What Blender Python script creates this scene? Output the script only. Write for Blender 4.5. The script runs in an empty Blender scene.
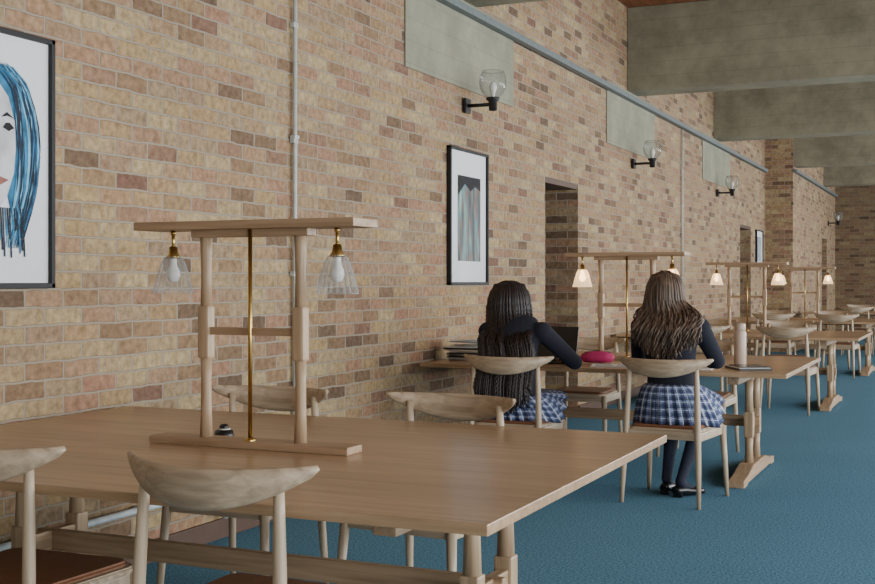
import bpy, bmesh, math, random
from mathutils import Vector, Matrix
random.seed(7)
S=bpy.context.scene
col=S.collection
# ---------------------------------------------------------------- materials
def lin(c):
    return tuple(((x/255)/12.92 if x/255<=0.04045 else ((x/255+0.055)/1.055)**2.4) for x in c)+(1,)
def newmat(name):
    m=bpy.data.materials.new(name); m.use_nodes=True
    nt=m.node_tree; b=nt.nodes['Principled BSDF']
    return m,nt,b
def plain(name,c,rough=.6,metal=0,**k):
    m,nt,b=newmat(name)
    b.inputs['Base Color'].default_value=lin(c); b.inputs['Roughness'].default_value=rough
    b.inputs['Metallic'].default_value=metal
    n=nt.nodes.new('ShaderNodeTexNoise'); n.inputs['Scale'].default_value=k.get('ns',25)
    tc=nt.nodes.new('ShaderNodeTexCoord'); nt.links.new(tc.outputs['Object'],n.inputs['Vector'])
    r=nt.nodes.new('ShaderNodeValToRGB'); l=lin(c); v=k.get('var',.12)
    r.color_ramp.elements[0].color=tuple(x*(1-v) for x in l[:3])+(1,)
    r.color_ramp.elements[1].color=tuple(min(1,x*(1+v)) for x in l[:3])+(1,)
    r.color_ramp.elements[0].position=.3; r.color_ramp.elements[1].position=.7
    nt.links.new(n.outputs['Fac'],r.inputs['Fac']); nt.links.new(r.outputs['Color'],b.inputs['Base Color'])
    return m
def wood(name,c1,c2,axis='X',rough=.45,plank=None):
    m,nt,b=newmat(name); N=nt.nodes; L=nt.links
    tc=N.new('ShaderNodeTexCoord'); mp=N.new('ShaderNodeMapping')
    sc={'X':(1.2,22,22),'Y':(22,1.2,22),'Z':(22,22,1.2)}[axis]
    mp.inputs['Scale'].default_value=sc
    L.new(tc.outputs['Object'],mp.inputs['Vector'])
    n=N.new('ShaderNodeTexNoise'); n.inputs['Scale'].default_value=2.2; n.inputs['Detail'].default_value=6; n.inputs['Distortion'].default_value=.6
    L.new(mp.outputs['Vector'],n.inputs['Vector'])
    r=N.new('ShaderNodeValToRGB'); r.color_ramp.elements[0].position=.3; r.color_ramp.elements[1].position=.68
    r.color_ramp.elements[0].color=lin(c1); r.color_ramp.elements[1].color=lin(c2)
    L.new(n.outputs['Fac'],r.inputs['Fac']); out=r.outputs['Color']
    if plank:
        bt=N.new('ShaderNodeTexBrick'); bt.inputs['Scale'].default_value=1; bt.inputs['Brick Width'].default_value=5
        bt.inputs['Row Height'].default_value=plank; bt.inputs['Mortar Size'].default_value=0.0006
        bt.inputs['Color1'].default_value=(1,1,1,1); bt.inputs['Color2'].default_value=(.84,.82,.8,1); bt.inputs['Mortar'].default_value=(.62,.58,.55,1)
        mp2=N.new('ShaderNodeMapping'); mp2.inputs['Location'].default_value=(3,2,0)
        L.new(tc.outputs['Object'],mp2.inputs['Vector']); L.new(mp2.outputs['Vector'],bt.inputs['Vector'])
        mx=N.new('ShaderNodeMixRGB'); mx.blend_type='MULTIPLY'; mx.inputs[0].default_value=1
        L.new(out,mx.inputs[1]); L.new(bt.outputs['Color'],mx.inputs[2]); out=mx.outputs[0]
    L.new(out,b.inputs['Base Color']); b.inputs['Roughness'].default_value=rough
    return m
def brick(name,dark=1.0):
    m,nt,b=newmat(name); N=nt.nodes; L=nt.links
    tc=N.new('ShaderNodeTexCoord'); sp=N.new('ShaderNodeSeparateXYZ'); L.new(tc.outputs['Object'],sp.inputs[0])
    ad=N.new('ShaderNodeMath'); ad.operation='ADD'; L.new(sp.outputs[0],ad.inputs[0]); L.new(sp.outputs[1],ad.inputs[1])
    cb=N.new('ShaderNodeCombineXYZ'); L.new(ad.outputs[0],cb.inputs[0]); L.new(sp.outputs[2],cb.inputs[1])
    nz=N.new('ShaderNodeTexNoise'); nz.inputs['Scale'].default_value=11; nz.inputs['Detail'].default_value=4; L.new(cb.outputs[0],nz.inputs['Vector'])
    sb=N.new('ShaderNodeVectorMath'); sb.operation='SUBTRACT'; sb.inputs[1].default_value=(.5,.5,.5); L.new(nz.outputs['Color'],sb.inputs[0])
    sc=N.new('ShaderNodeVectorMath'); sc.operation='SCALE'; sc.inputs['Scale'].default_value=.018; L.new(sb.outputs[0],sc.inputs[0])
    av=N.new('ShaderNodeVectorMath'); av.operation='ADD'; L.new(cb.outputs[0],av.inputs[0]); L.new(sc.outputs[0],av.inputs[1])
    bt=N.new('ShaderNodeTexBrick'); bt.inputs['Scale'].default_value=1; bt.inputs['Brick Width'].default_value=.225; bt.inputs['Row Height'].default_value=.075
    bt.inputs['Mortar Size'].default_value=.0065; bt.inputs['Mortar Smooth'].default_value=.5; bt.inputs['Bias'].default_value=0
    bt.inputs['Color1'].default_value=(0,0,0,1); bt.inputs['Color2'].default_value=(1,1,1,1); bt.inputs['Mortar'].default_value=(.5,.5,.5,1)
    L.new(av.outputs[0],bt.inputs['Vector'])
    r=N.new('ShaderNodeValToRGB'); cr=r.color_ramp
    cols=[(0,(112,92,74)),(.13,(158,130,100)),(.27,(182,158,116)),(.4,(170,132,108)),(.52,(176,154,118)),(.64,(192,172,132)),(.76,(160,138,112)),(.88,(178,146,116)),(1,(132,100,84))]
    cr.elements[0].position=0; cr.elements[0].color=lin(cols[0][1]); cr.elements[1].position=1; cr.elements[1].color=lin(cols[-1][1])
    for p,c in cols[1:-1]:
        e=cr.elements.new(p); e.color=lin(c)
    L.new(bt.outputs['Color'],r.inputs['Fac'])
    n2=N.new('ShaderNodeTexNoise'); n2.inputs['Scale'].default_value=26; n2.inputs['Detail'].default_value=8; n2.inputs['Roughness'].default_value=.6; L.new(tc.outputs['Object'],n2.inputs['Vector'])
    r2=N.new('ShaderNodeValToRGB'); r2.color_ramp.elements[0].position=.32; r2.color_ramp.elements[1].position=.66
    r2.color_ramp.elements[0].color=(.52,.48,.44,1); r2.color_ramp.elements[1].color=(1.0,1.0,1.0,1)
    L.new(n2.outputs['Fac'],r2.inputs['Fac'])
    mu=N.new('ShaderNodeMixRGB'); mu.blend_type='MULTIPLY'; mu.inputs[0].default_value=1; L.new(r.outputs[0],mu.inputs[1]); L.new(r2.outputs[0],mu.inputs[2])
    mx=N.new('ShaderNodeMixRGB'); L.new(bt.outputs['Fac'],mx.inputs[0]); L.new(mu.outputs[0],mx.inputs[1]); mx.inputs[2].default_value=lin((158,148,132))
    n3=N.new('ShaderNodeTexNoise'); n3.inputs['Scale'].default_value=.8; L.new(tc.outputs['Object'],n3.inputs['Vector'])
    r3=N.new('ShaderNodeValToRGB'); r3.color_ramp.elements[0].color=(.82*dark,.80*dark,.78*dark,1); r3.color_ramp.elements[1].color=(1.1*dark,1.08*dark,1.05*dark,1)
    L.new(n3.outputs['Fac'],r3.inputs['Fac'])
    m3=N.new('ShaderNodeMixRGB'); m3.blend_type='MULTIPLY'; m3.inputs[0].default_value=1; L.new(mx.outputs[0],m3.inputs[1]); L.new(r3.outputs[0],m3.inputs[2])
    L.new(m3.outputs[0],b.inputs['Base Color']); b.inputs['Roughness'].default_value=.9
    sub=N.new('ShaderNodeMath'); sub.operation='MULTIPLY_ADD'; sub.inputs[1].default_value=-1.0; L.new(bt.outputs['Fac'],sub.inputs[0]); 
    L.new(n2.outputs['Fac'],sub.inputs[2])
    bp=N.new('ShaderNodeBump'); bp.inputs['Strength'].default_value=.7; bp.inputs['Distance'].default_value=.009
    L.new(sub.outputs[0],bp.inputs['Height']); L.new(bp.outputs[0],b.inputs['Normal'])
    return m
def concrete(name,c1,c2):
    m,nt,b=newmat(name); N=nt.nodes; L=nt.links
    tc=N.new('ShaderNodeTexCoord'); n=N.new('ShaderNodeTexNoise'); n.inputs['Scale'].default_value=2.2; n.inputs['Detail'].default_value=10; n.inputs['Roughness'].default_value=.7
    L.new(tc.outputs['Object'],n.inputs['Vector'])
    r=N.new('ShaderNodeValToRGB'); r.color_ramp.elements[0].position=.32; r.color_ramp.elements[1].position=.68
    r.color_ramp.elements[0].color=lin(c1); r.color_ramp.elements[1].color=lin(c2)
    L.new(n.outputs['Fac'],r.inputs['Fac'])
    # board-marked lines
    sp=N.new('ShaderNodeSeparateXYZ'); L.new(tc.outputs['Object'],sp.inputs[0])
    ml=N.new('ShaderNodeMath'); ml.operation='MULTIPLY'; ml.inputs[1].default_value=1/.155; L.new(sp.outputs[2],ml.inputs[0])
    fr=N.new('ShaderNodeMath'); fr.operation='FRACT'; L.new(ml.outputs[0],fr.inputs[0])
    lt=N.new('ShaderNodeMath'); lt.operation='LESS_THAN'; lt.inputs[1].default_value=.05; L.new(fr.outputs[0],lt.inputs[0])
    k=N.new('ShaderNodeMath'); k.operation='MULTIPLY'; k.inputs[1].default_value=.22; L.new(lt.outputs[0],k.inputs[0])
    mx=N.new('ShaderNodeMixRGB'); L.new(k.outputs[0],mx.inputs[0]); L.new(r.outputs[0],mx.inputs[1]); mx.inputs[2].default_value=lin(tuple(x*.7 for x in c1))
    L.new(mx.outputs[0],b.inputs['Base Color']); b.inputs['Roughness'].default_value=.9
    bp=N.new('ShaderNodeBump'); bp.inputs['Strength'].default_value=.25; L.new(n.outputs['Fac'],bp.inputs['Height']); L.new(bp.outputs[0],b.inputs['Normal'])
    return m
def streaks():
    m,nt,b=newmat('painting_streaks'); N=nt.nodes; L=nt.links
    tc=N.new('ShaderNodeTexCoord'); mp=N.new('ShaderNodeMapping'); mp.inputs['Scale'].default_value=(1,9,1.6); L.new(tc.outputs['Object'],mp.inputs['Vector'])
    n=N.new('ShaderNodeTexNoise'); n.inputs['Scale'].default_value=1.5; n.inputs['Detail'].default_value=7; L.new(mp.outputs['Vector'],n.inputs['Vector'])
    r=N.new('ShaderNodeValToRGB'); cr=r.color_ramp; cr.elements[0].position=.3; cr.elements[0].color=lin((24,30,32)); cr.elements[1].position=.74; cr.elements[1].color=lin((206,214,214))
    for p,c in [(.42,(38,78,84)),(.49,(120,80,64)),(.56,(70,130,138)),(.64,(120,150,130))]:
        e=cr.elements.new(p); e.color=lin(c)
    L.new(n.outputs['Fac'],r.inputs['Fac']); L.new(r.outputs[0],b.inputs['Base Color']); return m
def carpet():
    m,nt,b=newmat('blue_carpet'); N=nt.nodes; L=nt.links
    tc=N.new('ShaderNodeTexCoord'); n=N.new('ShaderNodeTexNoise'); n.inputs['Scale'].default_value=90; n.inputs['Detail'].default_value=4
    L.new(tc.outputs['Object'],n.inputs['Vector'])
    r=N.new('ShaderNodeValToRGB'); r.color_ramp.elements[0].position=.35; r.color_ramp.elements[1].position=.65
    r.color_ramp.elements[0].color=lin((60,102,126)); r.color_ramp.elements[1].color=lin((106,152,176))
    L.new(n.outputs['Fac'],r.inputs['Fac'])
    n3=N.new('ShaderNodeTexNoise'); n3.inputs['Scale'].default_value=1.3; L.new(tc.outputs['Object'],n3.inputs['Vector'])
    r3=N.new('ShaderNodeValToRGB'); r3.color_ramp.elements[0].color=(.9,.9,.9,1); r3.color_ramp.elements[1].color=(1.06,1.06,1.06,1)
    L.new(n3.outputs['Fac'],r3.inputs['Fac'])
    mx=N.new('ShaderNodeMixRGB'); mx.blend_type='MULTIPLY'; mx.inputs[0].default_value=1; L.new(r.outputs[0],mx.inputs[1]); L.new(r3.outputs[0],mx.inputs[2])
    L.new(mx.outputs[0],b.inputs['Base Color']); b.inputs['Roughness'].default_value=1
    b.inputs['Specular IOR Level'].default_value=.1
    bp=N.new('ShaderNodeBump'); bp.inputs['Strength'].default_value=.4; bp.inputs['Distance'].default_value=.003; L.new(n.outputs['Fac'],bp.inputs['Height']); L.new(bp.outputs[0],b.inputs['Normal'])
    return m
def glass(name,tint,transp=.6,emit=None,edge=.95):
    m,nt,b=newmat(name); N=nt.nodes; L=nt.links
    b.inputs['Base Color'].default_value=lin(tint); b.inputs['Roughness'].default_value=.1
    b.inputs['Specular IOR Level'].default_value=.9
    if emit:
        b.inputs['Emission Color'].default_value=lin(emit[0]); b.inputs['Emission Strength'].default_value=emit[1]
    t=N.new('ShaderNodeBsdfTransparent'); mx=N.new('ShaderNodeMixShader')
    lw=N.new('ShaderNodeLayerWeight'); lw.inputs['Blend'].default_value=.35
    mr=N.new('ShaderNodeMapRange'); mr.inputs['To Min'].default_value=1-transp; mr.inputs['To Max'].default_value=edge
    L.new(lw.outputs['Facing'],mr.inputs['Value']); L.new(mr.outputs[0],mx.inputs[0])
    L.new(t.outputs[0],mx.inputs[1]); L.new(b.outputs[0],mx.inputs[2])
    L.new(mx.outputs[0],N['Material Output'].inputs['Surface'])
    return m
def plaid():
    m,nt,b=newmat('plaid_cloth'); N=nt.nodes; L=nt.links
    tc=N.new('ShaderNodeTexCoord'); sp=N.new('ShaderNodeSeparateXYZ'); L.new(tc.outputs['UV'],sp.inputs[0])
    def stripe(src,per,off,w):
        a=N.new('ShaderNodeMath'); a.operation='MULTIPLY_ADD'; a.inputs[1].default_value=1/per; a.inputs[2].default_value=off; L.new(src,a.inputs[0])
        f=N.new('ShaderNodeMath'); f.operation='FRACT'; L.new(a.outputs[0],f.inputs[0])
        l=N.new('ShaderNodeMath'); l.operation='LESS_THAN'; l.inputs[1].default_value=w; L.new(f.outputs[0],l.inputs[0]); return l.outputs[0]
    cur=None; base=lin((120,134,170))
    for src,per,off,w,c,f in [(sp.outputs[0],.06,0,.42,(32,38,72),.62),(sp.outputs[1],.06,.1,.42,(32,38,72),.62),
        (sp.outputs[0],.06,.35,.08,(215,217,226),.7),(sp.outputs[1],.06,.45,.08,(215,217,226),.7),(sp.outputs[0],.06,.72,.08,(30,34,60),.7),(sp.outputs[1],.06,.75,.08,(30,34,60),.7)]:
        s=stripe(src,per,off,w); k=N.new('ShaderNodeMath'); k.operation='MULTIPLY'; k.inputs[1].default_value=f; L.new(s,k.inputs[0])
        mx=N.new('ShaderNodeMixRGB'); L.new(k.outputs[0],mx.inputs[0]); mx.inputs[2].default_value=lin(c)
        if cur is None: mx.inputs[1].default_value=base
        else: L.new(cur,mx.inputs[1])
        cur=mx.outputs[0]
    L.new(cur,b.inputs['Base Color']); b.inputs['Roughness'].default_value=.9
    return m
M={}
M['brick']=brick('brick_buff'); M['brickd']=brick('brick_dark',.62)  # second one: dark brown brick for the end wall and passage
M['conc']=concrete('concrete_beam',(110,106,88),(148,142,120)); M['concp']=concrete('concrete_panel',(124,123,106),(154,152,132))
M['carpet']=carpet(); M['streaks']=streaks()
M['ceil']=wood('ceiling_timber',(110,66,40),(150,96,62),'Y',.7)
M['oakx']=wood('oak_grain_x',(160,130,98),(192,162,128),'X',.30,plank=.11)
M['oakxp']=wood('oak_grain_long',(142,114,86),(176,148,118),'X',.45)
M['oaky']=wood('oak_grain_cross',(146,120,92),(180,152,122),'Y',.45)
M['oakz']=wood('oak_grain_up',(150,126,98),(186,160,130),'Z',.45)
M['ashz']=wood('ash_leg',(160,140,116),(192,174,148),'Z',.42)
M['ashx']=wood('ash_back',(148,130,108),(190,170,144),'X',.42)
M['leather']=plain('tan_leather',(126,84,58),.5)
M['brass']=plain('brass',(186,156,92),.3,1)
M['black']=plain('black_metal',(22,22,24),.45)
M['blackp']=plain('black_plastic',(20,20,22),.35)
M['frame']=plain('black_frame',(16,16,18),.6)
M['mat']=plain('white_mat',(222,226,228),.8,var=.02)
M['steel']=plain('grey_conduit',(186,190,186),.5)
M['tray']=plain('cable_tray',(104,112,112),.6)
M['pipe']=plain('pale_pipe',(196,208,212),.4)
M['skirting']=plain('skirting_brown',(84,62,48),.6)
M['white']=plain('white_paint',(205,203,196),.7,var=.03)
M['glass']=glass('shade_glass_clear',(170,178,180),.86,None,.75)
M['globe']=glass('globe_glass',(130,136,130),.88,None,.75)
M['glasslit']=glass('shade_glass_lit',(245,226,190),.4,((255,218,168),.9))
M['bulb']=plain('bulb_off',(225,225,220),.3)
m,nt,b=newmat('bulb_on'); b.inputs['Emission Color'].default_value=lin((255,205,140)); b.inputs['Emission Strength'].default_value=12; M['bulbon']=m
M['navy']=plain('navy_blazer',(24,26,38),.95,var=.15,ns=60)
M['tights']=plain('navy_tights',(24,30,48),.85)
M['shoe']=plain('black_shoe',(14,14,16),.3)
M['skinl']=plain('skin_light',(222,178,152),.5,var=.04)
M['skind']=plain('skin_dark',(104,70,52),.5,var=.04)
M['hairb']=wood('hair_brown',(46,36,31),(112,92,76),'Z',.5)
M['hairk']=plain('hair_black',(36,27,26),.5,var=.5,ns=60)
M['eyew']=plain('eye_white',(235,235,230),.3,var=.01); M['lip']=plain('lip',(170,96,90),.5)
M['plaid']=plaid()
M['paper']=plain('paper_white',(232,232,228),.8,var=.02)
M['pink']=plain('pink_fabric',(180,40,100),.7)
M['thermos']=plain('thermos_beige',(182,162,146),.4,var=.03)
M['screen']=plain('laptop_dark',(24,25,28),.25)
M['bluea']=plain('paint_blue',(46,112,150),.8,ns=14,var=.5); M['blued']=plain('paint_deep_blue',(20,46,72),.8,ns=14,var=.5)
M['bluel']=plain('paint_pale_blue',(120,180,206),.8,ns=14,var=.3); M['faceart']=plain('paint_face',(198,198,202),.8,ns=9,var=.2)
M['artd']=plain('paint_dark',(34,32,36),.8,ns=14,var=.5); M['artr']=plain('paint_rust',(130,84,74),.8,ns=14,var=.4); M['artg']=plain('paint_grey',(150,158,166),.8,ns=20,var=.3)
# ---------------------------------------------------------------- builder
class MB:
    def __init__(s): s.v=[];s.f=[];s.m=[];s.sm=[];s.mats=[];s.uv={}
    def mi(s,k):
        if k not in s.mats: s.mats.append(k)
        return s.mats.index(k)
    def addbm(s,bm,mat,smooth=False,mx=None):
        o=len(s.v); i=s.mi(mat)
        bm.verts.index_update()
        for v in bm.verts:
            s.v.append(tuple((mx@v.co) if mx else v.co))
        for f in bm.faces:
            s.f.append([o+v.index for v in f.verts]); s.m.append(i); s.sm.append(smooth)
        bm.free()
    def box(s,c,d,mat,bev=.004,rot=None):
        bm=bmesh.new(); bmesh.ops.create_cube(bm,size=1)
        for v in bm.verts: v.co=Vector((v.co.x*d[0],v.co.y*d[1],v.co.z*d[2]))
        if bev>0: bmesh.ops.bevel(bm,geom=bm.edges[:],offset=min(bev,min(d)*.45),segments=2,affect='EDGES',profile=.6)
        mx=Matrix.Translation(c)
        if rot: mx=mx@rot
        s.addbm(bm,mat,False,mx)
    def tube(s,pts,rad,mat,n=12,up=(0,0,1),smooth=True,cap=True):
        pts=[Vector(p) for p in pts]; o=len(s.v); i=s.mi(mat); up=Vector(up)
        prev=None
        for k,p in enumerate(pts):
            if k==0:t=pts[1]-pts[0]
            elif k==len(pts)-1:t=pts[-1]-pts[-2]
            else:t=(pts[k+1]-pts[k-1])
            t.normalize()
            if prev is None:
                u=up if abs(t.dot(up))<.95 else Vector((0,1,0))
                side=t.cross(u).normalized()
            else:
                side=(prev-t*prev.dot(t)).normalized()
            prev=side
            nr=side.cross(t).normalized()
            r=rad[k] if isinstance(rad,(list,tuple)) and not (isinstance(rad,tuple) and len(rad)==2 and len(pts)!=2) else rad
            a,b=(r,r) if not isinstance(r,(list,tuple)) else r
            for j in range(n):
                th=2*math.pi*j/n
                s.v.append(tuple(p+side*(a*math.cos(th))+nr*(b*math.sin(th))))
        for k in range(len(pts)-1):
            for j in range(n):
                a=o+k*n+j;b=o+k*n+(j+1)%n;c=b+n;d=a+n
                s.f.append([a,b,c,d]);s.m.append(i);s.sm.append(smooth)
        if cap:
            s.f.append([o+j for j in range(n)][::-1]);s.m.append(i);s.sm.append(False)
            e=o+(len(pts)-1)*n
            s.f.append([e+j for j in range(n)]);s.m.append(i);s.sm.append(False)
    def lathe(s,prof,c,mat,n=24,flute=0,cap=False,smooth=True):
        o=len(s.v); i=s.mi(mat)
        for k,(r,z) in enumerate(prof):
            for j in range(n):
                th=2*math.pi*j/n
                rr=r*(1+(flute*(1 if j%2 else -1) if flute else 0))
                s.v.append((c[0]+rr*math.cos(th),c[1]+rr*math.sin(th),c[2]+z))
        for k in range(len(prof)-1):
            for j in range(n):
                a=o+k*n+j;b=o+k*n+(j+1)%n
                s.f.append([a,b,b+n,a+n]);s.m.append(i);s.sm.append(smooth)
        if cap:
            s.f.append([o+j for j in range(n)][::-1]);s.m.append(i);s.sm.append(False)
            e=o+(len(prof)-1)*n
            s.f.append([e+j for j in range(n)]);s.m.append(i);s.sm.append(False)
    def ball(s,c,r,mat,n=16,rot=None):
        bm=bmesh.new(); bmesh.ops.create_uvsphere(bm,u_segments=n,v_segments=max(6,n*2//3),radius=1)
        rr=(r,r,r) if not isinstance(r,(tuple,list)) else r
        mx=Matrix.Translation(c)@(rot or Matrix())@Matrix.Diagonal((*rr,1))
        s.addbm(bm,mat,True,mx)
    def prism(s,out,z0,z1,mat,bev=.006,dome=0):
        bm=bmesh.new(); vs=[bm.verts.new((x,y,z0)) for x,y in out]; f=bm.faces.new(vs)
        r=bmesh.ops.extrude_face_region(bm,geom=[f]); 
        for g in r['geom']:
            if isinstance(g,bmesh.types.BMVert): g.co.z=z1
        bmesh.ops.recalc_face_normals(bm,faces=bm.faces[:])
        if bev: bmesh.ops.bevel(bm,geom=[e for e in bm.edges if abs(e.verts[0].co.z-e.verts[1].co.z)<1e-6],offset=bev,segments=3,affect='EDGES')
        s.addbm(bm,mat,False)
    def poly(s,pts,mat):
        o=len(s.v)
        for p in pts: s.v.append(tuple(p))
        s.f.append(list(range(o,o+len(pts))));s.m.append(s.mi(mat));s.sm.append(False)
    def mesh(s,name):
        me=bpy.data.meshes.new(name); me.from_pydata(s.v,[],s.f)
        for k in s.mats: me.materials.append(M[k])
        me.polygons.foreach_set('material_index',s.m); me.polygons.foreach_set('use_smooth',s.sm); me.update()
        return me
    def obj(s,name,loc=(0,0,0),rz=0,parent=None):
        return place(s.mesh(name),name,loc,rz,parent)
def place(me,name,loc=(0,0,0),rz=0,parent=None):
    o=bpy.data.objects.new(name,me); col.objects.link(o); o.location=loc; o.rotation_euler=(0,0,rz)
    if parent: o.parent=parent
    return o
def remeshed(mb,name,vox,mat,parent=None,smooth=4):
    o=mb.obj(name+'_tmp'); md=o.modifiers.new('r','REMESH'); md.mode='VOXEL'; md.voxel_size=vox
    if smooth:
        sm=o.modifiers.new('s','SMOOTH'); sm.iterations=smooth; sm.factor=.5
    dg=bpy.context.evaluated_depsgraph_get(); me=bpy.data.meshes.new_from_object(o.evaluated_get(dg))
    bpy.data.objects.remove(o); me.name=name
    me.materials.clear(); me.materials.append(M[mat])
    me.polygons.foreach_set('material_index',[0]*len(me.polygons)); me.polygons.foreach_set('use_smooth',[True]*len(me.polygons))
    return place(me,name,parent=parent)
# ---------------------------------------------------------------- room
H=4.35; YE=30.0; YB=-3.5; XR=8.0; WH=3.0
def boxobj(name,x0,x1,y0,y1,z0,z1,mat):
    mb=MB(); mb.box(((x0+x1)/2,(y0+y1)/2,(z0+z1)/2),(x1-x0,y1-y0,z1-z0),mat,0)
    return mb.obj(name)
def addbox(mb,x0,x1,y0,y1,z0,z1,mat,bev=0):
    mb.box(((x0+x1)/2,(y0+y1)/2,(z0+z1)/2),(x1-x0,y1-y0,z1-z0),mat,bev)
boxobj('floor',-3,XR+.3,YB-.3,YE+.3,-.2,0,'carpet')
boxobj('ceiling',-.5,XR+.3,YB-.3,YE+.3,H,H+.2,'ceil')
w=MB(); D1=(10.15,11.13); D2=(20.0,21.05); T=.45; DH=2.25
for a,b in [(YB,D1[0]),(D1[1],D2[0]),(D2[1],YE)]: addbox(w,-T,0,a,b,0,H,'brick')
for d in (D1,D2): addbox(w,-T,0,d[0],d[1],DH,H,'brick')
w.obj('wall_left')
w=MB(); 
for d in (D1,D2):
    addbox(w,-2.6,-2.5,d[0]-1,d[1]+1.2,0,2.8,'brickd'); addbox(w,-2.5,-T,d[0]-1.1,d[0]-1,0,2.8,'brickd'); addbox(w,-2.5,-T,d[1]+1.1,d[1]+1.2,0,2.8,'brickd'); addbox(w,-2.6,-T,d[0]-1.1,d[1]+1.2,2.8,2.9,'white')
w.obj('wall_back_passage')
for k,d in enumerate((D1,D2)):
    t=MB(); addbox(t,-T+.01,-.005,d[0]+.001,d[1]-.001,DH-.05,DH-.001,'skirting')
    addbox(t,-T+.01,-T+.07,d[0]+.001,d[0]+.05,0,DH-.05,'skirting'); t.obj('door_frame_%d'%(k+1))
w=MB(); addbox(w,0,.5,22.6,27.2,0,H,'brick'); addbox(w,0,.5,28.2,YE,0,H,'brick'); addbox(w,0,.5,27.2,28.2,2.25,H,'brick'); addbox(w,0,.3,27.2,28.2,0,2.25,'skirting')
w.obj('wall_left_pier')
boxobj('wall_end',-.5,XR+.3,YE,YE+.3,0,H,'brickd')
boxobj('wall_rear',-.5,XR+.3,YB-.3,YB,0,H,'white')
w=MB(); addbox(w,XR,XR+.3,YB,YE,0,.4,'brick'); addbox(w,XR,XR+.3,YB,YE,WH,H,'conc')
ys=[8.1+4.86*k for k in range(-3,5)]
for y in ys: addbox(w,XR,XR+.3,y-.3 if y-.3>YB else YB,y+.3,.4,WH,'brick')
w.obj('wall_right')
ed=[YB]+ys+[YE]; n=0
for a,b in zip(ed[:-1],ed[1:]):
    if b-a<1: continue
    n+=1; t=MB(); a2=a+.3; b2=b-.3
    addbox(t,XR+.1,XR+.16,a2,b2,.4,.47,'black'); addbox(t,XR+.1,XR+.16,a2,b2,WH-.07,WH,'black')
    for q in range(4):
        yy=a2+(b2-a2-.06)*q/3; addbox(t,XR+.1,XR+.16,yy,yy+.06,.47,WH-.07,'black')
    t.obj('window_%d'%n)
for k in range(-2,5):
    y=8.07+4.86*k
    bm_=MB(); bm_.box((XR/2+.0,y+.22,(3.42+H)/2),(XR-.002,.44,H-3.42-.002),'conc',.01); bm_.obj('ceiling_beam')
pn=MB()
for k in range(-1,3):
    y=8.275+4.86*k
    pn.box((.007,y,3.09),(.012,2.07,.66),'concp',.002)
pn.obj('trim_concrete_panels')
t=MB(); t.box((.052,(YB+22.5)/2,3.335),(.066,22.4-YB,.055),'tray',.006); t.obj('cable_tray')
t=MB(); t.box((.545,(22.5+YE)/2,3.335),(.07,YE-22.7,.055),'tray',.006); t.obj('cable_tray')
for y,z0,z1 in [(5.78,.12,3.30),(15.6,1.3,3.30)]:
    t=MB(); t.tube([(.024,y,z0),(.024,y,z1)],[.012,.012],'steel',10)
    for z in (.6,1.35,2.1,2.75):
        if z>z0: t.box((.018,y,z),(.03,.045,.03),'steel',.004)
    t.box((.022,y,2.12 if y<6 else 2.3),(.036,.05,.02),'steel',.004); t.obj('wall_conduit')
t=MB(); t.tube([(.05,YB+.3,.27),(.05,5.0,.27),(.05,5.06,.24),(.05,5.06,.11)],[.016]*4,'pipe',12)
for y in (0,1.5,3.2,4.4): t.box((.026,y,.27),(.046,.03,.03),'pipe',.003)
t.obj('heating_pipe')
t=MB()
for a,b in [(YB,D1[0]),(D1[1],D2[0]),(D2[1],22.6)]: t.box((.01,(a+b)/2,.05),(.02,b-a,.1),'skirting',.004)
t.obj('baseboard_left')
# ---------------------------------------------------------------- wall lights
def sconce():
    m=MB()
    m.box((.012,0,0),(.024,.10,.11),'black',.006); m.tube([(.02,0,0),(.22,0,0)],[.014,.014],'black',10)
    m.lathe([(.012,-.05),(.03,-.045),(.032,.02),(.05,.035),(.05,.05),(.02,.055)],(.22,0,0),'black',20,cap=True)
    m.lathe([(.045,.05),(.075,.075),(.098,.12),(.104,.165),(.098,.21),(.082,.245),(.076,.25)],(.22,0,0),'globe',28)
    m.lathe([(.074,.25),(.08,.243)],(.22,0,0),'globe',28)
    m.lathe([(.014,.05),(.016,.08),(.03,.115),(.03,.14),(.012,.168),(.001,.17)],(.22,0,0),'bulb',16)
    return m.mesh('wall_sconce')
sm=sconce()
for k in range(3): place(sm,'wall_sconce',(.014,8.28+4.86*k,2.63))
place(sm,'wall_sconce',(.501,28.4,2.63))
# ---------------------------------------------------------------- pictures
def frame(y0,y1,z0,z1,x=.001):
    m=MB(); t=.022; d=.035
    m.box((x+d/2,(y0+y1)/2,z1-t/2),(d,y1-y0,t),'frame',.003); m.box((x+d/2,(y0+y1)/2,z0+t/2),(d,y1-y0,t),'frame',.003)
    m.box((x+d/2,y0+t/2,(z0+z1)/2),(d,t,z1-z0),'frame',.003); m.box((x+d/2,y1-t/2,(z0+z1)/2),(d,t,z1-z0),'frame',.003)
    m.box((x+.008,(y0+y1)/2,(z0+z1)/2),(.014,y1-y0-.02,z1-z0-.02),'mat',0)
    return m
def P(m,x,pts,mat): m.poly([(x+.002,y,z) for y,z in pts],mat)
f=frame(3.12,3.850,1.28,2.307)
P(f,.017,[(3.20,1.36),(3.79,1.36),(3.79,2.235),(3.20,2.235)],'mat')
P(f,.018,[(3.30,1.45),(3.32,1.9),(3.40,2.12),(3.50,2.17),(3.62,2.16),(3.70,2.10),(3.745,2.0),(3.76,1.85),(3.745,1.70),(3.70,1.58),(3.66,1.50),(3.62,1.56),(3.58,1.70),(3.45,1.60)],'bluea')
P(f,.019,[(3.38,1.70),(3.36,1.85),(3.38,1.98),(3.45,2.08),(3.54,2.10),(3.60,2.04),(3.635,1.94),(3.64,1.84),(3.63,1.74),(3.595,1.65),(3.54,1.58),(3.46,1.60)],'faceart')
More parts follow.
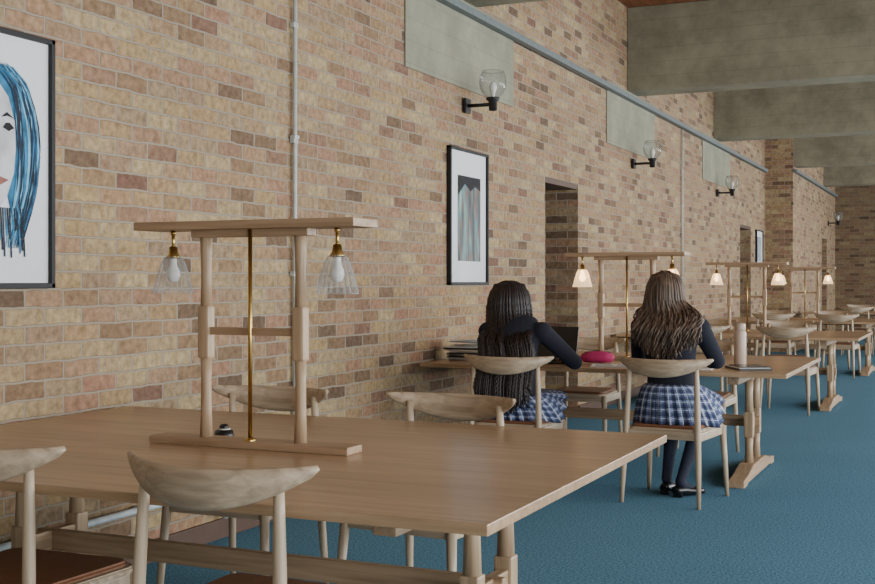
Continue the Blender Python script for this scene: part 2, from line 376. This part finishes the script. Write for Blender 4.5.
P(f,.0215,[(3.570,1.915),(3.585,1.935),(3.605,1.937),(3.63,1.918),(3.60,1.903)],'artd'); P(f,.0215,[(3.56,1.955),(3.59,1.978),(3.63,1.955),(3.595,1.963)],'artd')
P(f,.0215,[(3.43,1.915),(3.455,1.93),(3.48,1.92),(3.455,1.905)],'artd')
P(f,.0215,[(3.51,1.70),(3.55,1.722),(3.60,1.71),(3.55,1.685)],'artr'); P(f,.0215,[(3.53,1.82),(3.555,1.80),(3.54,1.78),(3.52,1.79)],'artg')
rs=random.Random(4)
for k in range(110):
    o=rs.uniform(0,.115); ln=rs.uniform(.35,1); st=rs.uniform(0,1-ln*.7); y0=rs.uniform(-.01,.01)
    base=[(3.47,2.18),(3.60,2.17),(3.70,2.10),(3.75,1.98),(3.765,1.84),(3.745,1.68),(3.70,1.55),(3.66,1.44)]
    def at(t):
        t=max(0,min(.999,t))*(len(base)-1); i=int(t); q=t-i; a,b=base[i],base[i+1]; return a[0]+(b[0]-a[0])*q,a[1]+(b[1]-a[1])*q
    L_=[];R_=[]; wd=rs.uniform(.002,.007)
    for g in range(9):
        t=st+(min(1,st+ln)-st)*g/8; y,z=at(t); cy,cz=3.50,1.86; s_=1-o/.28
        yy=cy+(y-cy)*s_+y0+.008*math.sin(t*9+k); zz=cz+(z-cz)*(1-o*.9) if z>1.86 else z
        w2=wd*math.sin(math.pi*(g+.2)/8.4); L_.append((yy-w2,zz)); R_.append((yy+w2,zz))
    P(f,.0197+k*.00001,L_+R_[::-1],['blued','bluel','bluea','blued','artd','bluea'][k%6])
for k in range(22):
    y=3.42+k*.012; l=rs.uniform(.08,.2); P(f,.0212+k*.00001,[(y,1.60),(y+.007,1.60),(y+.02,1.60-l),(y+.012,1.58-l*.9)],['blued','bluea','artd'][k%3])
f.obj('framed_portrait_drawing')
f=frame(7.95,8.70,1.28,2.302)
P(f,.018,[(8.12,1.46),(8.56,1.46),(8.56,2.10),(8.12,2.10)],'streaks')
P(f,.0185,[(8.12,1.95),(8.12,2.10),(8.56,2.10),(8.56,2.0),(8.45,2.03),(8.36,1.99),(8.25,2.04)],'artd')
f.obj('framed_art_print')
f=frame(21.5,22.2,1.56,2.22); P(f,.018,[(21.64,1.66),(22.06,1.66),(22.06,2.10),(21.64,2.10)],'artg'); f.obj('framed_art_print')
# ---------------------------------------------------------------- table
def table():
    m=MB(); L=2.43; W=1.76; h=.75
    m.box((0,0,h-.014),(L,W,.028),'oakx',.003)
    for sx in (-1,1):
        x=sx*.87
        m.box((x,0,h-.028-.03),(.07,1.45,.06),'oaky',.008)
        out=[(-.62,0),(-.62,.045),(-.45,.06),(-.22,.10),(.22,.10),(.45,.06),(.62,.045),(.62,0),(.50,0),(.46,.012),(-.46,.012),(-.50,0)]
        bm=bmesh.new(); vs=[bm.verts.new((x-.05,y,z)) for y,z in out]; fc=bm.faces.new(vs)
        r=bmesh.ops.extrude_face_region(bm,geom=[fc])
        for g in r['geom']:
            if isinstance(g,bmesh.types.BMVert): g.co.x+=.10
        bmesh.ops.recalc_face_normals(bm,faces=bm.faces[:]); bmesh.ops.bevel(bm,geom=bm.edges[:],offset=.003,segments=1,affect='EDGES')
        m.addbm(bm,'oaky',False)
        for sy in (-1,1):
            y=sy*.14
            m.tube([(x,y,.09),(x,y,.2),(x,y,.27)],[.030,.026,.028],'oakz',16)
            m.box((x,y,.35),(.062,.062,.17),'oakz',.008)
            m.tube([(x,y,.43),(x,y,.55),(x,y,.66)],[.029,.025,.029],'oakz',16)
            m.box((x,y,.675),(.062,.062,.05),'oakz',.006)
        m.box((x,0,.36),(.04,.24,.07),'oaky',.005)
    m.box((0,0,.36),(1.84,.035,.075),'oakxp',.006)
    m.box((0,0,h-.05),(1.75,.04,.044),'oakxp',.004)
    return m.mesh('reading_table')
TM=table()
TY=[3.42,8.25,13.12,17.97,22.95]; TX=[1.27,1.27,1.28,1.28,1.95]
for x,y in zip(TX,TY): place(TM,'reading_table',(x,y,0))
# ---------------------------------------------------------------- table lamp
def lamp(lit):
    m=MB(); g='glasslit' if lit else 'glass'
    m.box((0,0,.013),(.78,.10,.026),'oakxp',.004)
    m.box((0,0,.748),(.86,.17,.028),'oakxp',.003)
    m.box((0,0,.722),(.46,.06,.026),'oakxp',.003)
    for sx in (-1,1):
        x=sx*.187
        m.tube([(x,0,.02),(x,0,.12),(x,0,.22),(x,0,.30)],[.022,.019,.018,.020],'oakz',16)
        m.box((x,0,.385),(.044,.044,.18),'oakz',.008)
        m.tube([(x,0,.47),(x,0,.57),(x,0,.66),(x,0,.712)],[.020,.018,.020,.022],'oakz',16)
        xl=sx*.325
        m.tube([(xl,0,.736),(xl,0,.66)],[.006,.006],'brass',10)
        m.lathe([(.010,.733),(.010,.721),(.004,.718)],(xl,0,0),'brass',14,cap=True)
        m.lathe([(.004,.682),(.014,.678),(.018,.655),(.024,.645),(.024,.638)],(xl,0,0),'brass',18,cap=True)
        pr=[(.022,.646),(.032,.638),(.041,.62),(.049,.595),(.056,.57),(.062,.545),(.069,.522)]
        m.lathe(pr,(xl,0,0),g,40,flute=.04,smooth=False)
        m.lathe([(.069,.522),(.072,.519),(.068,.517)],(xl,0,0),g,40)
        m.lathe([(.012,.638),(.013,.615),(.022,.595),(.024,.578),(.016,.56),(.001,.555)],(xl,0,0),'bulbon' if lit else 'bulb',14)
    m.box((0,0,.39),(.36,.022,.026),'oakxp',.003)
    m.tube([(.01,-.03,.025),(.01,-.03,.735)],[.007,.007],'brass',12); m.lathe([(.018,.026),(.018,.034),(.008,.038)],(.01,-.03,0),'brass',16)
    return m.mesh('reading_lamp_frame')
LM0=lamp(False); LM1=lamp(True)
for k in range(4): place(LM1 if k else LM0,'table_reading_lamp',(TX[k]+(.02 if k==0 else 0),TY[k]-.02,.75))
m=MB(); m.lathe([(.034,0),(.036,.006),(.032,.03),(.022,.034)],(0,0,0),'blackp',24,cap=True); m.lathe([(.016,.033),(.017,.045),(.012,.052),(.001,.054)],(0,0,0),'blackp',16,cap=True)
m.lathe([(.0225,.0335),(.0225,.037),(.016,.038)],(0,0,0),'white',20,cap=True)
m.obj('table_power_socket',(1.08,3.54,.75))
# ---------------------------------------------------------------- chair
def rrect(wf,wb,y0,y1,n=6,r=.06):
    pts=[]
    ctr=[(wf-r,y1-r,0),(-wf+r,y1-r,90),(-wb+r,y0+r,180),(wb-r,y0+r,270)]
    for cx,cy,a in ctr:
        for k in range(n+1):
            th=math.radians(a+90*k/n); pts.append((cx+r*math.cos(th),cy+r*math.sin(th)))
    return pts
def chair():
    m=MB()
    for sx in (-1,1):
        m.tube([(sx*.235,-.262,0),(sx*.228,-.245,.2),(sx*.218,-.228,.43),(sx*.212,-.22,.6),(sx*.206,-.214,.74),(sx*.203,-.210,.825)],[.012,.016,.019,.0175,.0155,.013],'ashz',14)
        m.tube([(sx*.25,.245,0),(sx*.24,.23,.22),(sx*.228,.212,.435)],[.012,.017,.020],'ashz',14)
        m.box((sx*.222,-.005,.405),(.024,.42,.05),'ashz',.008)
    m.box((0,.212,.41),(.43,.026,.05),'ashx',.008); m.box((0,-.226,.41),(.42,.026,.05),'ashx',.008)
    m.prism(rrect(.245,.222,-.235,.238),.425,.448,'ashx',.006)
    m.prism(rrect(.228,.206,-.215,.222,r=.05),.446,.464,'leather',.008)
    pts=[];rad=[];N=32
    for k in range(N+1):
        t=-1+2*k/N; q=max(0,1-abs(t)**2.2)
        hh=.043*q**1.05+.011*(1 if abs(t)<.97 else .6)
        pts.append((.290*t,-.292+.125*t*t,.855+.006*t*t-hh)); rad.append((.007+.010*q,hh))
    m.tube(pts,rad,'ashx',16)
    return m.mesh('wooden_dining_chair')
CM=chair()
def C(x,y,deg=0): return place(CM,'wooden_dining_chair',(x,y,0),math.radians(deg))
C(1.76,2.70,-1); C(.95,2.70,2)
C(.78,4.13,180); C(1.60,4.13,174)
G1=(.925,6.95,0,); G2=(1.865,7.12,0)
C(G1[0],G1[1],0); C(G2[0],G2[1],-6)
C(.72,8.98,180); C(1.62,9.0,178)
for k in (2,3):
    y=TY[k]; C(.98,y-.80,0); C(1.83,y-.82,-3); C(.72,y+.76,180); C(1.58,y+.78,183)
C(1.65,22.1,0);C(2.5,22.1,0);C(1.6,23.8,180);C(2.45,23.8,180)
# ---------------------------------------------------------------- people
def hand(mb,wrist,direction,side,curl=.35):
    w=Vector(wrist); d=Vector(direction).normalized(); upv=Vector((0,0,1)); s=d.cross(upv).normalized(); u=s.cross(d).normalized()
    mb.tube([w-d*.02,w,w+d*.035,w+d*.075,w+d*.088],[(.021,.016),(.023,.015),(.034,.014),(.038,.013),(.034,.010)],'skinl',12)
    for k,(off,ln) in enumerate([(.027,.062),(.009,.074),(-.009,.070),(-.027,.056)]):
        b=w+d*.074+s*off*side
        ps=[b]; ang=.1; cur=b
        for seg in (.42,.32,.26):
            dd=d*math.cos(ang)-u*math.sin(ang); cur=cur+dd*ln*seg; ps.append(cur); ang+=curl
        mb.tube(ps,[.0088,.0082,.0076,.0058],'skinl',10)
    b=w+d*.025+s*side*.022
    ps=[b,b+(s*side*.7+d*.7)*.028,b+(s*side*.45+d*.9)*.052-u*.006,b+(s*side*.35+d*.93)*.07-u*.012]
    mb.tube(ps,[.012,.0105,.0095,.007],'skinl',10)
def person(name,loc,rz,P_):
    root=bpy.data.objects.new(name,None); col.objects.link(root); root.location=(loc[0],loc[1],0); root.rotation_euler=(0,0,rz)
    skin=P_['skin']
    b=MB(); sp=P_['spine']
    b.tube([(x,y,z) for (x,y,z,a,bb) in sp],[(a,bb) for (x,y,z,a,bb) in sp],'navy',24,up=(0,1,0))
    for side in ('L','R'):
        sh,el,wr=[Vector(q) for q in P_['arm'+side]]
        b.ball(sh,(.064,.064,.060),'navy',16)
        mid=sh.lerp(el,.5); b.tube([sh,mid,el],[.061,.054,.048],'navy',16); b.ball(el,.049,'navy',14)
        b.tube([el,el.lerp(wr,.5),el.lerp(wr,.9)],[.048,.041,.033],'navy',16)
    remeshed(b,'blazer',.009,'navy',root,6)
    hc=Vector(P_['head']); nb=Vector(P_['neck'])
    h=MB(); h.tube([nb-Vector((0,0,.05)),nb,hc-Vector((0,.01,.06))],[.058,.050,.050],skin,16)
    h.ball(hc+Vector((0,0,.02)),(.074,.092,.095),skin,24)
    h.ball(hc+Vector((0,.03,-.045)),(.056,.062,.068),skin,20)
    h.ball(hc+Vector((0,.062,-.088)),(.028,.024,.022),skin,12)
    h.tube([hc+Vector((0,.086,.02)),hc+Vector((0,.104,-.012)),hc+Vector((0,.112,-.026))],[.009,.012,.014],skin,10)
    for sx in (-1,1): h.ball(hc+Vector((sx*.076,-.005,-.008)),(.012,.018,.03),skin,12)
    remeshed(h,'head',.006,skin,root,3)
    e=MB()
    for sx in (-1,1):
        e.ball(hc+Vector((sx*.03,.079,.008)),.012,'eyew',12); e.ball(hc+Vector((sx*.03,.0865,.008)),.0062,'blackp',10)
        e.tube([hc+Vector((sx*.048,.082,.03)),hc+Vector((sx*.03,.092,.034)),hc+Vector((sx*.014,.092,.03))],[.002,.0035,.003],P_['hair'],8)
    e.tube([hc+Vector((-.024,.084,-.052)),hc+Vector((-.008,.093,-.05)),hc+Vector((.008,.093,-.05)),hc+Vector((.024,.084,-.052))],[.003,.007,.007,.003],'lip',10)
    e.obj('face_features',parent=root)
    c=MB(); c.tube([nb+Vector((0,-.002,-.025)),nb+Vector((0,.004,.018))],[.062,.056],'paper',20,cap=False); c.obj('shirt_collar',parent=root)
    for side,sg in (('L',1),('R',-1)):
        sh,el,wr=[Vector(q) for q in P_['arm'+side]]
        hb=MB(); d=(wr-el).normalized(); d2=Vector((d.x*.6,d.y,-.05)).normalized()
        hb.tube([el.lerp(wr,.85),wr],[.024,.021],'skinl',12); hand(hb,wr,d2,sg)
        remeshed(hb,'hand_'+side.lower(),.0028,skin,root,2)
    for side in ('L','R'):
        hp,kn,an,toe=[Vector(q) for q in P_['leg'+side]]
        l=MB(); l.ball(hp,.088,'tights',16); l.tube([hp,hp.lerp(kn,.5),kn],[.086,.074,.056],'tights',18); l.ball(kn,.055,'tights',16)
        l.tube([kn,kn.lerp(an,.3),kn.lerp(an,.65),an],[.053,.053,.040,.031],'tights',16); l.ball(an,.034,'tights',12)
        l.tube([an-Vector((0,0,.02)),an.lerp(toe,.6)],[.032,.028],'tights',12)
        remeshed(l,'leg_'+side.lower(),.008,'tights',root,4)
        s=MB(); d=(toe-an); d.z=0; d.normalize(); a0=Vector((an.x,an.y,0)); z=toe.z
        pts=[a0-d*.045,a0-d*.03,a0+d*.02,a0+d*.09,a0+d*.15,a0+d*.185]
        hts=[.030,.036,.036,.028,.024,.014]; wd=[.026,.034,.034,.041,.038,.018]
        s.tube([Vector((p.x,p.y,z+hh)) for p,hh in zip(pts,hts)],[(w_,hh) for w_,hh in zip(wd,hts)],'shoe',16,up=(0,0,1))
        s.box(a0-d*.015+Vector((0,0,z+.012)),(.055,.055,.024),'shoe',.004)
        s.obj('shoe_'+side.lower(),parent=root)
    NS=180; NR=14; vs=[];fs=[];uv=[]; ZT=P_.get('skz',.70)
    for r in range(NR+1):
        t=r/NR
        for j in range(NS):
            th=2*math.pi*j/NS; cx,sy=math.cos(th),math.sin(th)
            e_=t**.62
            a=.135+(P_['skw']-.135)*e_; bb=.105+(.29-.105)*e_; cy=-.085+(.105+.085)*t
            pl=1+.05*t*(abs(((j*30/NS)%1)-.5)*2-.5)*2
            x=a*cx*pl; y=cy+bb*sy*pl
            zh=.462+.145*max(0,min(1,(sy+.15)/.6)) - .03*(abs(cx)**6)
            z=ZT+(zh-ZT)*(t**1.25 if sy<.2 else t)
            vs.append((x,y,z)); uv.append((th*.22,t*.32))
    for r in range(NR):
        for j in range(NS):
            a=r*NS+j; b2=r*NS+(j+1)%NS; fs.append((a,b2,b2+NS,a+NS))
    me=bpy.data.meshes.new('skirt'); me.from_pydata(vs,[],fs); me.materials.append(M['plaid'])
    ul=me.uv_layers.new(name='UVMap')
    for p in me.polygons:
        p.use_smooth=True
        js=[vi%NS for vi in p.vertices]; wrap=(NS-1 in js and 0 in js)
        for li,vi in zip(p.loop_indices,p.vertices):
            u_,v_=uv[vi]
            if wrap and vi%NS==0: u_+=2*math.pi*.22
            ul.data[li].uv=(u_,v_)
    so=place(me,'pleated_skirt',parent=root); sd=so.modifiers.new('t','SOLIDIFY'); sd.thickness=.003
    backy=P_['backy']; hb=MB(); rs=random.Random(P_['seed'])
    hb.ball(hc+Vector((0,-.014,.03)),(.084,.098,.100),P_['hair'],24)
    hb.ball(hc+Vector((0,-.035,-.03)),(.078,.07,.08),P_['hair'],20)
    xc=P_.get('hx',0)
    for i in range(P_['n']):
        ph=rs.uniform(-1,1)*math.radians(112); lay=rs.uniform(0,1)
        top=hc+Vector((rs.uniform(-.015,.015),rs.uniform(-.04,.05),.125+.006*lay))
        sx=math.sin(ph); cy=-math.cos(ph); hv=P_.get('hv',1)
        R1=(.088+.012*lay)*hv
        p1=hc+Vector((sx*R1*.75,cy*.075,.105)); p2=hc+Vector((sx*R1*1.02,cy*(.105+.010*lay),.04)); p3=hc+Vector((sx*R1*1.14,cy*(.108+.012*lay)-.004,-.04))
        zend=P_['zend']+rs.uniform(-.04,.05)+.10*abs(sx)**3; pts=[top,p1,p2,p3]; NN=P_['nn']; w_=P_['wave']; pz=rs.uniform(0,6.28); xt=xc+sx*P_['spread']+rs.uniform(-.02,.02); z0=p3.z
        for k in range(1,NN+1):
            t=k/NN; z=z0+(zend-z0)*t; s_=min(1,t*1.8); s_=s_*s_*(3-2*s_)
            x=p3.x+(xt-p3.x)*s_; by=backy(z,abs(x-xc))-.012-.028*lay*(1 if z>.9 else .8)
            y=p3.y+(by-p3.y)*s_
            y=min(y,by) if t>.35 else y
            pts.append(Vector((x+w_*math.sin(pz+t*P_['wf'])*min(1,t*2),y+w_*.5*math.cos(pz+t*P_['wf']),z)))
        r0=P_['hr']
        if P_['braid']:
            q=[]
            for a,b2 in zip(pts[:-1],pts[1:]):
                for g in range(3): q.append(a.lerp(b2,g/3))
            q.append(pts[-1]); rr=[r0*(1.3 if g%2 else .7) for g in range(len(q))]; rr[-1]=.002
            hb.tube(q,rr,P_['hair'],6)
        else:
            n_=len(pts); rr=[(r0*.9*(1 if g<n_-4 else (n_-g)/5),r0*.6) for g in range(n_)]
            hb.tube(pts,rr,P_['hair'],6)
    hb.obj('hair',parent=root)
    return root
def by2(z,ax):
    return (-.175 if z<1.02 else -.175+(z-1.02)*.9)+.04*(ax/.2)**2
person('seated_schoolgirl',G2,math.radians(-2),dict(skin='skinl',hair='hairb',seed=3,
  spine=[(0,-.085,.60,.150,.105),(0,-.085,.68,.142,.102),(0,-.075,.78,.142,.100),(-.01,-.065,.90,.160,.104),(-.015,-.055,1.0,.172,.098),(-.02,-.045,1.06,.155,.080),(-.03,-.035,1.095,.085,.058),(-.035,-.03,1.12,.055,.05)],
  armL=[(-.195,-.045,1.035),(-.25,.10,.83),(-.12,.35,.795)],armR=[(.165,-.045,1.035),(.235,.10,.83),(.13,.35,.795)],
  neck=(-.035,-.02,1.12),head=(-.06,.01,1.24),skw=.262,
  legL=[(-.085,-.02,.545),(-.09,.36,.535),(-.085,.14,.095),(-.07,.28,.002)],legR=[(.085,-.02,.545),(.10,.36,.535),(.02,.07,.095),(.10,.19,.002)],
  backy=by2,n=330,zend=.885,nn=14,wave=.014,wf=13,spread=.18,hx=-.01,hv=1.08,hr=.0074,braid=False))
def by1(z,ax):
    pts=[(.5,-.235),(.68,-.225),(.85,-.175),(1.0,-.13),(1.06,-.09),(1.2,.0)]
    for (a,ya),(b,yb) in zip(pts[:-1],pts[1:]):
        if a<=z<=b: return ya+(yb-ya)*(z-a)/(b-a)+.03*(ax/.2)**2
    return pts[0][1] if z<.5 else 0
person('seated_schoolgirl',G1,0,dict(skin='skind',hair='hairk',seed=5,
  spine=[(0,-.085,.54,.185,.135),(0,-.085,.60,.170,.125),(0,-.085,.68,.150,.108),(-.005,-.06,.78,.145,.100),(-.02,-.03,.90,.160,.104),(-.03,.005,.99,.175,.098),(-.04,.03,1.035,.158,.080),(-.055,.05,1.06,.085,.058),(-.065,.06,1.08,.055,.05)],
  armL=[(-.20,.005,.995),(-.27,.22,.81),(-.10,.50,.795)],armR=[(.155,.005,1.0),(.30,.22,.80),(.14,.50,.795)],
  neck=(-.065,.065,1.08),head=(-.09,.085,1.18),skw=.262,skz=.62,
  legL=[(-.085,-.02,.545),(-.09,.38,.535),(-.085,.32,.095),(-.08,.45,.002)],legR=[(.085,-.02,.545),(.10,.38,.535),(.09,.30,.095),(.10,.43,.002)],
  backy=by1,n=200,zend=.54,nn=14,wave=.004,wf=5,spread=.165,hx=-.01,hv=1.28,hr=.0068,braid=True))
# ---------------------------------------------------------------- items on table 2
z=.75
m=MB(); m.lathe([(.038,0),(.040,.004),(.040,.215),(.036,.228),(.034,.235)],(0,0,0),'thermos',28,cap=True); m.lathe([(.035,.234),(.037,.238),(.037,.272),(.034,.280),(.02,.283)],(0,0,0),'thermos',28,cap=True); m.obj('thermos_bottle',(2.10,8.0,z))
m=MB(); m.box((0,0,.006),(.21,.29,.012),'blackp',.002); m.box((0,.01,.014),(.2,.27,.004),'paper',.001); m.box((.01,0,.019),(.19,.26,.006),'screen',.002); m.obj('magazine',(2.2,7.72,z),.5)
m=MB(); m.box((0,0,.008),(.33,.22,.014),'screen',.004); m.box((0,.128,.13),(.33,.008,.235),'screen',.003,Matrix.Rotation(math.radians(-14),4,'X'))
for i in range(4):
    for j in range(11): m.box((-.135+j*.027,.08-i*.024,.0165),(.022,.019,.003),'blackp',0)
m.obj('laptop',(.86,7.72,z),-.05)
m=MB(); pts=[(-.11,0,.03),(-.10,0,.035),(-.04,0,.042),(.04,0,.042),(.10,0,.035),(.11,0,.03)]
m.tube(pts,[(.012,.015),(.034,.030),(.042,.040),(.042,.040),(.034,.030),(.012,.015)],'pink',18); m.tube([(-.09,0,.074),(0,0,.084),(.09,0,.074)],[.003]*3,'blackp',8); m.obj('pencil_case',(1.17,7.85,z),.3)
m=MB()
rs=random.Random(2)
for i in range(9): m.box((rs.uniform(-.02,.02),rs.uniform(-.02,.02),.006+.011*i),(.30,.215,.010),['paper','paper','blackp','paper','screen'][i%5],.001,Matrix.Rotation(rs.uniform(-.3,.3),4,'Z'))
for i in range(4): m.box((rs.uniform(-.03,.05),rs.uniform(-.02,.02),.112+.012*i),(.28,.2,.002),'paper',0,Matrix.Rotation(rs.uniform(-.4,.4),4,'Z')@Matrix.Rotation(rs.uniform(-.12,.12),4,'Y'))
m.obj('stack_of_papers',(.26,7.80,z))
for p,r in [((1.36,7.60),.2),((1.85,7.62),.05)]:
    m=MB(); m.box((0,0,.004),(.30,.21,.008),'paper',.001); m.box((0,0,.0085),(.002,.2,.001),'artg',0)
    for i in range(9): m.box((-.07,-.08+i*.02,.0083),(.11,.003,.0006),'artg',0); m.box((.07,-.08+i*.02,.0083),(.11,.003,.0006),'artg',0)
    m.obj('open_notebook',(p[0],p[1],z),r)
# ---------------------------------------------------------------- lights
def area(name,loc,rot,sx,sy,e,c=(1,1,1)):
    l=bpy.data.lights.new(name,'AREA'); l.shape='RECTANGLE'; l.size=sx; l.size_y=sy; l.energy=e; l.color=c
    o=bpy.data.objects.new(name,l); col.objects.link(o); o.location=loc; o.rotation_euler=rot; return o
for a,b in zip(ed[:-1],ed[1:]):
    if b-a<1: continue
    area('window_daylight',(XR+.4,(a+b)/2,(WH+.4)/2),(0,math.radians(90),0),WH-.4,b-a-.6,385*(b-a)/4.86,(.96,.985,1.0))
W=bpy.data.worlds.new('World'); S.world=W; W.use_nodes=True
bg=W.node_tree.nodes['Background']; bg.inputs[0].default_value=(.85,.92,1,1); bg.inputs[1].default_value=1.2
cd=bpy.data.cameras.new('camera'); co=bpy.data.objects.new('camera',cd); col.objects.link(co); S.camera=co
co.location=(3.5,0,1.31); co.rotation_euler=(math.radians(90),0,math.radians(24.19)); cd.sensor_fit='HORIZONTAL'; cd.sensor_width=36; cd.lens=1190/875*36; cd.shift_y=-11/875; cd.clip_start=.05
